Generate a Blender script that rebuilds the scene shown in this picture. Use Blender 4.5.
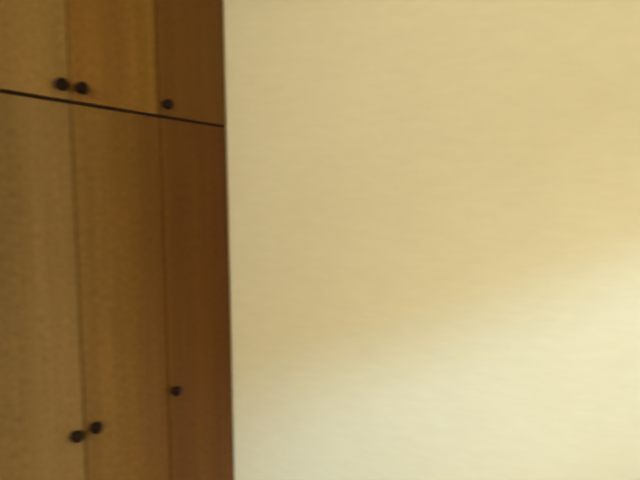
import bpy, bmesh, math
from mathutils import Matrix, Vector

# ------------------------------------------------------------------ clear
for o in list(bpy.data.objects):
    bpy.data.objects.remove(o, do_unlink=True)
scene = bpy.context.scene
COL = scene.collection

# ------------------------------------------------------------------ camera
# world: z up, camera above the origin of y; wardrobe fronts in the plane x = 0,
# the cream wall in the plane y = WALL_Y
CAM_X, CAM_Z, WALL_Y = 1.3715, 1.67, 1.950
FPX = 600.0                                   # focal length in pixels of a 640 px wide frame
cam_data = bpy.data.cameras.new('camera')
cam_data.sensor_width = 36.0
cam_data.lens = 36.0 * FPX / 640.0
cam_data.clip_start = 0.02
cam = bpy.data.objects.new('camera', cam_data)
COL.objects.link(cam)
right = Vector((0.894969, 0.445976, -0.011655))
down = Vector((0.024056, -0.074329, -0.996944))
fwd = Vector((-0.445480, 0.891953, -0.077251))
rot = Matrix((right, -down, -fwd)).transposed().to_4x4()
cam.matrix_world = Matrix.Translation((CAM_X, 0.0, CAM_Z)) @ rot
# the handheld shot is soft: an out-of-focus, oval aperture
cam_data.dof.use_dof = True
cam_data.dof.focus_distance = 12.0
cam_data.dof.aperture_ratio = 0.19
cam_data.dof.aperture_fstop = 7.2
scene.camera = cam

# ------------------------------------------------------------------ sky, sun, exposure
world = bpy.data.worlds.new('world')
scene.world = world
world.use_nodes = True
bg = world.node_tree.nodes['Background']
bg.inputs['Color'].default_value = (1.0, 0.95, 0.84, 1)      # even, hazy sky
bg.inputs['Strength'].default_value = 1.7

sun_data = bpy.data.lights.new('open_sky_light', 'SUN')
sun_data.energy = 0.31   # the bright patch of open sky above the side window's skyline
sun_data.color = (0.28, 0.55, 1.0)
sun_data.angle = math.radians(7)
sun = bpy.data.objects.new('open_sky_light', sun_data)
sun.rotation_euler = Vector((-0.9, 0.5, -0.435)).to_track_quat('-Z', 'Y').to_euler()
sun.location = (6, -2, 4)
COL.objects.link(sun)

vs = scene.view_settings
vs.view_transform = 'Standard'
vs.look = 'None'
vs.gamma = 1.0
vs.use_curve_mapping = False
vs.exposure = 3.57

# ------------------------------------------------------------------ materials
def new_mat(name):
    m = bpy.data.materials.new(name)
    m.use_nodes = True
    nt = m.node_tree
    return m, nt, nt.nodes['Principled BSDF']

def N(nt, kind, **kw):
    n = nt.nodes.new(kind)
    for k, v in kw.items():
        setattr(n, k, v)
    return n

def noise(nt, scale, stretch, detail=4.0, rough=0.55):
    tc = N(nt, 'ShaderNodeNewGeometry')
    mp = N(nt, 'ShaderNodeMapping')
    mp.inputs['Scale'].default_value = stretch
    nz = N(nt, 'ShaderNodeTexNoise')
    nz.inputs['Scale'].default_value = scale
    nz.inputs['Detail'].default_value = detail
    nz.inputs['Roughness'].default_value = rough
    nt.links.new(tc.outputs['Position'], mp.inputs['Vector'])
    nt.links.new(mp.outputs['Vector'], nz.inputs['Vector'])
    return nz

def ramp(nt, src, stops):
    r = N(nt, 'ShaderNodeValToRGB')
    el = r.color_ramp.elements
    while len(el) < len(stops):
        el.new(0.5)
    for e, (p, c) in zip(el, stops):
        e.position = p
        e.color = (*c, 1)
    nt.links.new(src, r.inputs['Fac'])
    return r

def mix(nt, a, b, fac, mode='MIX'):
    m = N(nt, 'ShaderNodeMix', data_type='RGBA', blend_type=mode)
    m.inputs[0].default_value = fac
    nt.links.new(a, m.inputs[6])
    nt.links.new(b, m.inputs[7])
    return m

def wood(name, dark, mid, light, rough=0.42, tones=None):
    m, nt, b = new_mat(name)
    bands = noise(nt, 1.0, (3, 9.0, 0.35), 2.0)                  # broad upright figure of the veneer
    grain = noise(nt, 1.0, (60, 150.0, 2.2), 5.0, 0.65)          # fine upright grain
    flecks = noise(nt, 1.0, (90, 150.0, 45.0), 3.0)
    if tones:                                                    # colour graded along y
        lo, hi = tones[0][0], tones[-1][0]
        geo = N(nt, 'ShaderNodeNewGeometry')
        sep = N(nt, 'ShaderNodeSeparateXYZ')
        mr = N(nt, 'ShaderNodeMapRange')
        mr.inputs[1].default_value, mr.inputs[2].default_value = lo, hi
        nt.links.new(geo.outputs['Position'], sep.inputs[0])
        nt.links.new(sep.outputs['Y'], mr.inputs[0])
        y_tone = ramp(nt, mr.outputs[0], [((p - lo) / (hi - lo), c) for p, c in tones])
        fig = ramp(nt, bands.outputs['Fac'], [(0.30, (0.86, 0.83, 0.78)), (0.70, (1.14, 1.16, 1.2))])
        r1 = mix(nt, y_tone.outputs['Color'], fig.outputs['Color'], 1.0, 'MULTIPLY')
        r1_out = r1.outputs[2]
    else:
        r1_out = ramp(nt, bands.outputs['Fac'], [(0.30, dark), (0.5, mid), (0.70, light)]).outputs['Color']
    r2 = ramp(nt, grain.outputs['Fac'], [(0.30, (0.70, 0.66, 0.60)), (0.65, (1.08, 1.06, 1.03))])
    r3 = ramp(nt, flecks.outputs['Fac'], [(0.32, (0.76, 0.74, 0.70)), (0.66, (1.16, 1.16, 1.17))])
    x = mix(nt, r1_out, r2.outputs['Color'], 0.8, 'MULTIPLY')
    x = mix(nt, x.outputs[2], r3.outputs['Color'], 0.8, 'MULTIPLY')
    nt.links.new(x.outputs[2], b.inputs['Base Color'])
    b.inputs['Roughness'].default_value = rough
    b.inputs['Specular IOR Level'].default_value = 0.15
    bp = N(nt, 'ShaderNodeBump')
    bp.inputs['Strength'].default_value = 0.06
    bp.inputs['Distance'].default_value = 0.002
    nt.links.new(grain.outputs['Fac'], bp.inputs['Height'])
    nt.links.new(bp.outputs['Normal'], b.inputs['Normal'])
    return m

def plaster(name, base, var, bump=0.15):
    m, nt, b = new_mat(name)
    big = noise(nt, 1.6, (1, 1, 1.4), 3.0)
    r = ramp(nt, big.outputs['Fac'], [(0.3, var), (0.7, base)])
    mot = noise(nt, 22.0, (0.6, 0.6, 2.0), 3.0)                  # faint mottling of the paint
    r2 = ramp(nt, mot.outputs['Fac'], [(0.3, (0.98, 0.977, 0.965)), (0.7, (1.015, 1.015, 1.02))])
    x = mix(nt, r.outputs['Color'], r2.outputs['Color'], 1.0, 'MULTIPLY')
    nt.links.new(x.outputs[2], b.inputs['Base Color'])
    b.inputs['Roughness'].default_value = 0.75
    fine = noise(nt, 55.0, (0.55, 0.55, 1.5), 4.0)
    bp = N(nt, 'ShaderNodeBump')
    bp.inputs['Strength'].default_value = bump
    bp.inputs['Distance'].default_value = 0.004
    nt.links.new(fine.outputs['Fac'], bp.inputs['Height'])
    nt.links.new(bp.outputs['Normal'], b.inputs['Normal'])
    return m

def plain(name, col, rough=0.5, metal=0.0, var=0.06, spec=0.5):
    m, nt, b = new_mat(name)
    nz = noise(nt, 30.0, (1, 1, 1), 3.0)
    lo = tuple(c * (1 - var) for c in col)
    r = ramp(nt, nz.outputs['Fac'], [(0.3, lo), (0.7, col)])
    nt.links.new(r.outputs['Color'], b.inputs['Base Color'])
    b.inputs['Roughness'].default_value = rough
    b.inputs['Metallic'].default_value = metal
    b.inputs['Specular IOR Level'].default_value = spec
    return m

def glass(name):
    m = bpy.data.materials.new(name)
    m.use_nodes = True
    nt = m.node_tree
    nt.nodes.clear()
    out = N(nt, 'ShaderNodeOutputMaterial')
    tr = N(nt, 'ShaderNodeBsdfTransparent')
    gl = N(nt, 'ShaderNodeBsdfGlossy')
    gl.inputs['Roughness'].default_value = 0.02
    fr = N(nt, 'ShaderNodeFresnel')
    fr.inputs['IOR'].default_value = 1.35
    mx = N(nt, 'ShaderNodeMixShader')
    nt.links.new(fr.outputs[0], mx.inputs[0])
    nt.links.new(tr.outputs[0], mx.inputs[1])
    nt.links.new(gl.outputs[0], mx.inputs[2])
    nt.links.new(mx.outputs[0], out.inputs['Surface'])
    return m

M_WOOD = wood('brown_veneer', (0.120, 0.056, 0.0125), (0.160, 0.080, 0.018), (0.205, 0.105, 0.028))
# door colours run from olive to reddish brown across the three door columns
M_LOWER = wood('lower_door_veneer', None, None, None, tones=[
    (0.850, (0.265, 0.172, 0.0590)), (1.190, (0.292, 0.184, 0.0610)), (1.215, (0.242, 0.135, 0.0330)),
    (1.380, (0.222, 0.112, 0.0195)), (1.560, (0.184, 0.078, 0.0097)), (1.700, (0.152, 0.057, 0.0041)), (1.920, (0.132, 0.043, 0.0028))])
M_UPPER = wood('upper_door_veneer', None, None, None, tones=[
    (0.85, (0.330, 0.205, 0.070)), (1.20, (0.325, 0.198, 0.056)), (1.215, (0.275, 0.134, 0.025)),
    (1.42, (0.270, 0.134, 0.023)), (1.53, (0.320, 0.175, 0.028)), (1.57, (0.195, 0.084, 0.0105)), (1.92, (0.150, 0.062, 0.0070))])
M_GAP_SHADE = wood('gap_shade_brown', (0.022, 0.007, 0.003), (0.026, 0.009, 0.0035), (0.030, 0.011, 0.004), 0.6)  # shade of the door gap, put into a very dark brown
M_KNOB = plain('dark_knob', (0.016, 0.006, 0.003), 0.45, spec=0.10)
M_WALL = plaster('cream_plaster', (0.77, 0.70, 0.435), (0.75, 0.675, 0.41))
M_CEIL = plaster('white_plaster', (0.86, 0.85, 0.80), (0.84, 0.83, 0.78), 0.1)
M_FLOOR = wood('oak_floor', (0.09, 0.045, 0.02), (0.12, 0.06, 0.028), (0.15, 0.08, 0.038), 0.45)
M_FRAME = plain('white_paint', (0.75, 0.74, 0.70), 0.4)
M_GLASS = glass('clear_glass')
M_METAL = plain('brushed_metal', (0.55, 0.54, 0.52), 0.35, 1.0)
M_BLOCKER = plaster('dark_render', (0.15, 0.12, 0.09), (0.12, 0.095, 0.07), 0.3)
M_GROUND = plaster('pale_concrete', (0.42, 0.40, 0.36), (0.36, 0.34, 0.31), 0.3)

# ------------------------------------------------------------------ mesh helpers
def box(bm, lo, hi):
    lo, hi = Vector(lo), Vector(hi)
    m = Matrix.Translation((lo + hi) / 2) @ Matrix.Diagonal((*(hi - lo), 1))
    bmesh.ops.create_cube(bm, size=1.0, matrix=m)

def link(name, bm, mat, parent=None, origin=None, smooth=False):
    """one mesh object; coordinates given in world space, origin moved to `origin`"""
    org = Vector(origin) if origin is not None else Vector((0, 0, 0))
    base = parent.matrix_world.translation.copy() if parent else Vector((0, 0, 0))
    bmesh.ops.translate(bm, verts=bm.verts, vec=-org)
    me = bpy.data.meshes.new(name)
    bm.to_mesh(me)
    bm.free()
    if smooth:
        for p in me.polygons:
            p.use_smooth = True
    me.materials.append(mat)
    o = bpy.data.objects.new(name, me)
    COL.objects.link(o)
    if parent:
        o.parent = parent
    o.location = org - base
    o.matrix_world = Matrix.Translation(org)
    return o

def boxes(name, lst, mat, parent=None, origin=None, bevel=0.0):
    bm = bmesh.new()
    for lo, hi in lst:
        box(bm, lo, hi)
    if bevel:
        bmesh.ops.bevel(bm, geom=bm.edges[:], offset=bevel, segments=2, affect='EDGES', profile=0.6)
    return link(name, bm, mat, parent, origin)

def structure(o, label=None, cat=None):
    o['kind'] = 'structure'
    if label:
        o['label'] = label
    if cat:
        o['category'] = cat
    return o

# ------------------------------------------------------------------ the room
XL, XR = -0.58, 2.95            # left and right wall faces
YB, YF = -2.30, WALL_Y          # rear wall face, cream wall face
H = 2.60
T = 0.22
W1 = dict(y0=0.12, y1=1.38, z0=1.20, z1=2.36)        # window in the right wall
W2 = dict(x0=-0.20, x1=2.50, z0=1.65, z1=2.56)        # unseen window behind the camera, raised to brighten the upper wall

structure(boxes('floor', [((XL - T, YB - T, -0.12), (XR + T, YF + T, 0.0))], M_FLOOR),
          'brown wooden floor of the room', 'floor')
structure(boxes('ceiling', [((XL - T, YB - T, H), (XR + T, YF + T, H + 0.15))], M_CEIL),
          'off-white plastered ceiling of the room', 'ceiling')
structure(boxes('wall_back', [((XL - T, YF, 0), (XR + T, YF + T, H))], M_WALL),
          'cream yellow plaster wall beside the brown wardrobe', 'wall')
structure(boxes('wall_left', [((XL - T, YB, 0), (XL, YF, H))], M_WALL),
          'cream plaster wall behind the wardrobe', 'wall')
structure(boxes('wall_right', [
    ((XR, YB, 0), (XR + T, W1['y0'], H)),
    ((XR, W1['y1'], 0), (XR + T, YF, H)),
    ((XR, W1['y0'], 0), (XR + T, W1['y1'], W1['z0'])),
    ((XR, W1['y0'], W1['z1']), (XR + T, W1['y1'], H))], M_WALL),
    'cream plaster wall with the side window', 'wall')
structure(boxes('wall_front', [
    ((XL - T, YB - T, 0), (W2['x0'], YB, H)),
    ((W2['x1'], YB - T, 0), (XR + T, YB, H)),
    ((W2['x0'], YB - T, 0), (W2['x1'], YB, W2['z0'])),
    ((W2['x0'], YB - T, W2['z1']), (W2['x1'], YB, H))], M_WALL),
    'cream plaster wall with the wide window', 'wall')
structure(boxes('ground', [((-40, -40, -3.3), (40, 40, -3.0))], M_GROUND),
          'pale concrete ground outside the room', 'ground')

structure(boxes('wall_sky_blocker', [((6.5, -6.0, -3.0), (7.5, 8.0, 3.08))], M_BLOCKER),  # unseen, added to cut low sky light through the side window
          'unseen dark wall added outside the side window to block low sky light', 'wall')

bb = [('baseboard_back', (0.003, YF - 0.014, 0.0), (XR, YF, 0.08)),
      ('baseboard_right', (XR - 0.014, YB + 0.014, 0.0), (XR, YF - 0.014, 0.08)),
      ('baseboard_front', (XL, YB, 0.0), (XR, YB + 0.014, 0.08)),
      ('baseboard_left', (XL, YB + 0.014, 0.0), (XL + 0.014, 0.83, 0.08))]
for nm, lo, hi in bb:
    structure(boxes(nm, [(lo, hi)], M_FRAME, bevel=0.003),
              'white painted baseboard along the cream wall, ' + nm.split('_')[1] + ' side', 'baseboard')

def window(name, label, axis, pos, a0, a1, z0, z1, sashes, handle_side):
    """window set in the middle of the wall thickness; axis 'y': runs along y at x = pos"""
    def pt(a, d, z):
        return (pos + d, a, z) if axis == 'y' else (a, pos + d, z)
    def bx(a_0, a_1, d0, d1, q0, q1):
        p, q = pt(a_0, d0, q0), pt(a_1, d1, q1)
        return (tuple(min(s, t) for s, t in zip(p, q)), tuple(max(s, t) for s, t in zip(p, q)))
    root = bpy.data.objects.new(name, None)
    root.location = pt((a0 + a1) / 2, 0, z0)
    COL.objects.link(root)
    bpy.context.view_layer.update()
    structure(root, label, 'window')
    f = 0.04
    boxes('window_frame', [bx(a0, a1, -.03, .03, z0, z0 + f), bx(a0, a1, -.03, .03, z1 - f, z1),
                           bx(a0, a0 + f, -.03, .03, z0 + f, z1 - f), bx(a1 - f, a1, -.03, .03, z0 + f, z1 - f)],
          M_FRAME, root)
    w = (a1 - a0 - 2 * f) / sashes
    s = 0.035
    for k in range(sashes):
        b0, b1 = a0 + f + k * w + .002, a0 + f + (k + 1) * w - .002
        c0, c1 = z0 + f + .002, z1 - f - .002
        boxes('sash', [bx(b0, b1, -.022, .022, c0, c0 + s), bx(b0, b1, -.022, .022, c1 - s, c1),
                       bx(b0, b0 + s, -.022, .022, c0 + s, c1 - s), bx(b1 - s, b1, -.022, .022, c0 + s, c1 - s)],
              M_FRAME, root)
        boxes('pane', [bx(b0 + s, b1 - s, -.002, .002, c0 + s, c1 - s)], M_GLASS, root)
    ha = handle_side
    zc = (z0 + z1) / 2
    d = -1 if axis == 'y' else 1
    boxes('handle', [bx(ha - .012, ha + .012, d * .022, d * .03, zc - .04, zc + .04),
                     bx(ha - .008, ha + .008, d * .03, d * .06, zc - .008, zc + .008),
                     bx(ha - .008, ha + .008, d * .05, d * .064, zc - .10, zc + .008)], M_METAL, root)
    return root

window('window_1', 'white framed window in the side wall', 'y', XR + 0.14, W1['y0'], W1['y1'], W1['z0'], W1['z1'], 1, W1['y0'] + .06)
window('window_2', 'unseen wide white two-sash window, set high to brighten the cream wall', 'x', YB - 0.14, W2['x0'], W2['x1'], W2['z0'], W2['z1'], 2, (W2['x0'] + W2['x1']) / 2 + .02)

def portal(name, loc, direction, sx, sy):
    d = bpy.data.lights.new(name, 'AREA')
    d.shape = 'RECTANGLE'
    d.size, d.size_y = sx, sy
    d.cycles.is_portal = True
    o = bpy.data.objects.new(name, d)
    o.location = loc
    o.rotation_euler = Vector(direction).to_track_quat('-Z', 'Z').to_euler()
    COL.objects.link(o)
portal('side_window_portal', (XR + T + .01, (W1['y0'] + W1['y1']) / 2, (W1['z0'] + W1['z1']) / 2), (-1, 0, 0),
       W1['y1'] - W1['y0'], W1['z1'] - W1['z0'])
portal('wide_window_portal', ((W2['x0'] + W2['x1']) / 2, YB - T - .01, (W2['z0'] + W2['z1']) / 2), (0, 1, 0),
       W2['x1'] - W2['x0'], W2['z1'] - W2['z0'])

# ------------------------------------------------------------------ wardrobe
SEAM_Z = CAM_Z + 0.2615                       # dark line between lower and upper doors
TOP_Z = 2.56
Y0, S1, S2, Y1 = 0.845, 1.207, 1.568, WALL_Y - 0.002
DT = 0.020                                    # door thickness: fronts at x = 0
wardrobe = bpy.data.objects.new('wardrobe', None)
wardrobe.location = (-0.29, (Y0 + Y1) / 2, 0)
COL.objects.link(wardrobe)
wardrobe['label'] = 'tall brown wood-veneer wardrobe with upper cupboard doors and dark round knobs'
wardrobe['category'] = 'wardrobe'
bpy.context.view_layer.update()
BX, FX = XL + 0.002, -DT - 0.001              # back of carcass, front edge of carcass
P = 0.018
def wpart(name, lo, hi, mat=M_WOOD, bevel=0.001, label=None):
    c = [(a + b) / 2 for a, b in zip(lo, hi)]
    o = boxes(name, [(lo, hi)], mat, wardrobe, c, bevel)
    if label:
        o['label'] = label
    return o
wpart('side_panel', (BX, Y0, 0), (FX, Y0 + P, TOP_Z))
wpart('side_panel', (BX, Y1 - P, 0), (FX, Y1, TOP_Z))
wpart('top_panel', (BX, Y0 + P, TOP_Z - P), (FX, Y1 - P, TOP_Z))
wpart('bottom_panel', (BX, Y0 + P, 0.08), (FX, Y1 - P, 0.08 + P))
wpart('plinth', (FX - 0.05, Y0 + P, 0), (FX - 0.032, Y1 - P, 0.08))
wpart('back_panel', (BX, Y0 + P, 0.08 + P), (BX + 0.006, Y1 - P, TOP_Z - P))
wpart('divider', (BX + 0.006, S2 - P / 2, 0.08 + P), (FX - .002, S2 + P / 2, SEAM_Z - 0.02))
wpart('shelf', (BX + 0.006, Y0 + P, SEAM_Z - 0.02), (FX, Y1 - P, SEAM_Z + 0.02))
wpart('gap_shade_strip', (FX + 0.001, Y0, SEAM_Z - 0.0049), (-0.005, Y1, SEAM_Z + 0.0049), M_GAP_SHADE, 0.0008,
      'dark brown strip painted as the shade in the joint between lower and upper doors')

def knob_mesh():
    """turned knob along +x: rosette, waisted stem, domed head"""
    prof = [(0.0, 0.0), (0.0125, 0.0), (0.0125, 0.0020), (0.0095, 0.0036), (0.0085, 0.0060), (0.0110, 0.0082),
            (0.0150, 0.0110), (0.0176, 0.0148), (0.0184, 0.0188), (0.0174, 0.0228), (0.0146, 0.0262),
            (0.0098, 0.0287), (0.0045, 0.0299), (0.0, 0.0302)]
    bm = bmesh.new()
    n = 28
    rings = []
    for r, x in prof:
        if r == 0:
            rings.append([bm.verts.new((x, 0, 0))])
        else:
            rings.append([bm.verts.new((x, r * math.cos(2 * math.pi * k / n), r * math.sin(2 * math.pi * k / n)))
                          for k in range(n)])
    for a, b in zip(rings, rings[1:]):
        for k in range(n):
            k2 = (k + 1) % n
            if len(a) == 1:
                bm.faces.new((a[0], b[k2], b[k]))
            elif len(b) == 1:
                bm.faces.new((a[k], a[k2], b[0]))
            else:
                bm.faces.new((a[k], a[k2], b[k2], b[k]))
    bmesh.ops.recalc_face_normals(bm, faces=bm.faces[:])
    me = bpy.data.meshes.new('knob')
    bm.to_mesh(me)
    bm.free()
    for p in me.polygons:
        p.use_smooth = True
    me.materials.append(M_KNOB)
    return me
KNOB = knob_mesh()

def door(name, y0, y1, z0, z1, ky, kz, mat):
    c = Vector((-DT / 2, (y0 + y1) / 2, (z0 + z1) / 2))
    d = boxes(name, [((-DT, y0, z0), (0, y1, z1))], mat, wardrobe, c, 0.0018)
    k = bpy.data.objects.new('knob', KNOB)
    COL.objects.link(k)
    k.parent = d
    k.location = Vector((0.0, ky, kz)) - c
    k['label'] = 'dark round turned knob'
    return d
G = 0.0042                                    # half gap between neighbouring doors
KU, KL = CAM_Z + 0.302, CAM_Z - 0.676
for y0, y1, ky in ((Y0 + .002, S1 - G, 1.165), (S1 + G, S2 - G, 1.235), (S2 + G, Y1 - .005, 1.592)):
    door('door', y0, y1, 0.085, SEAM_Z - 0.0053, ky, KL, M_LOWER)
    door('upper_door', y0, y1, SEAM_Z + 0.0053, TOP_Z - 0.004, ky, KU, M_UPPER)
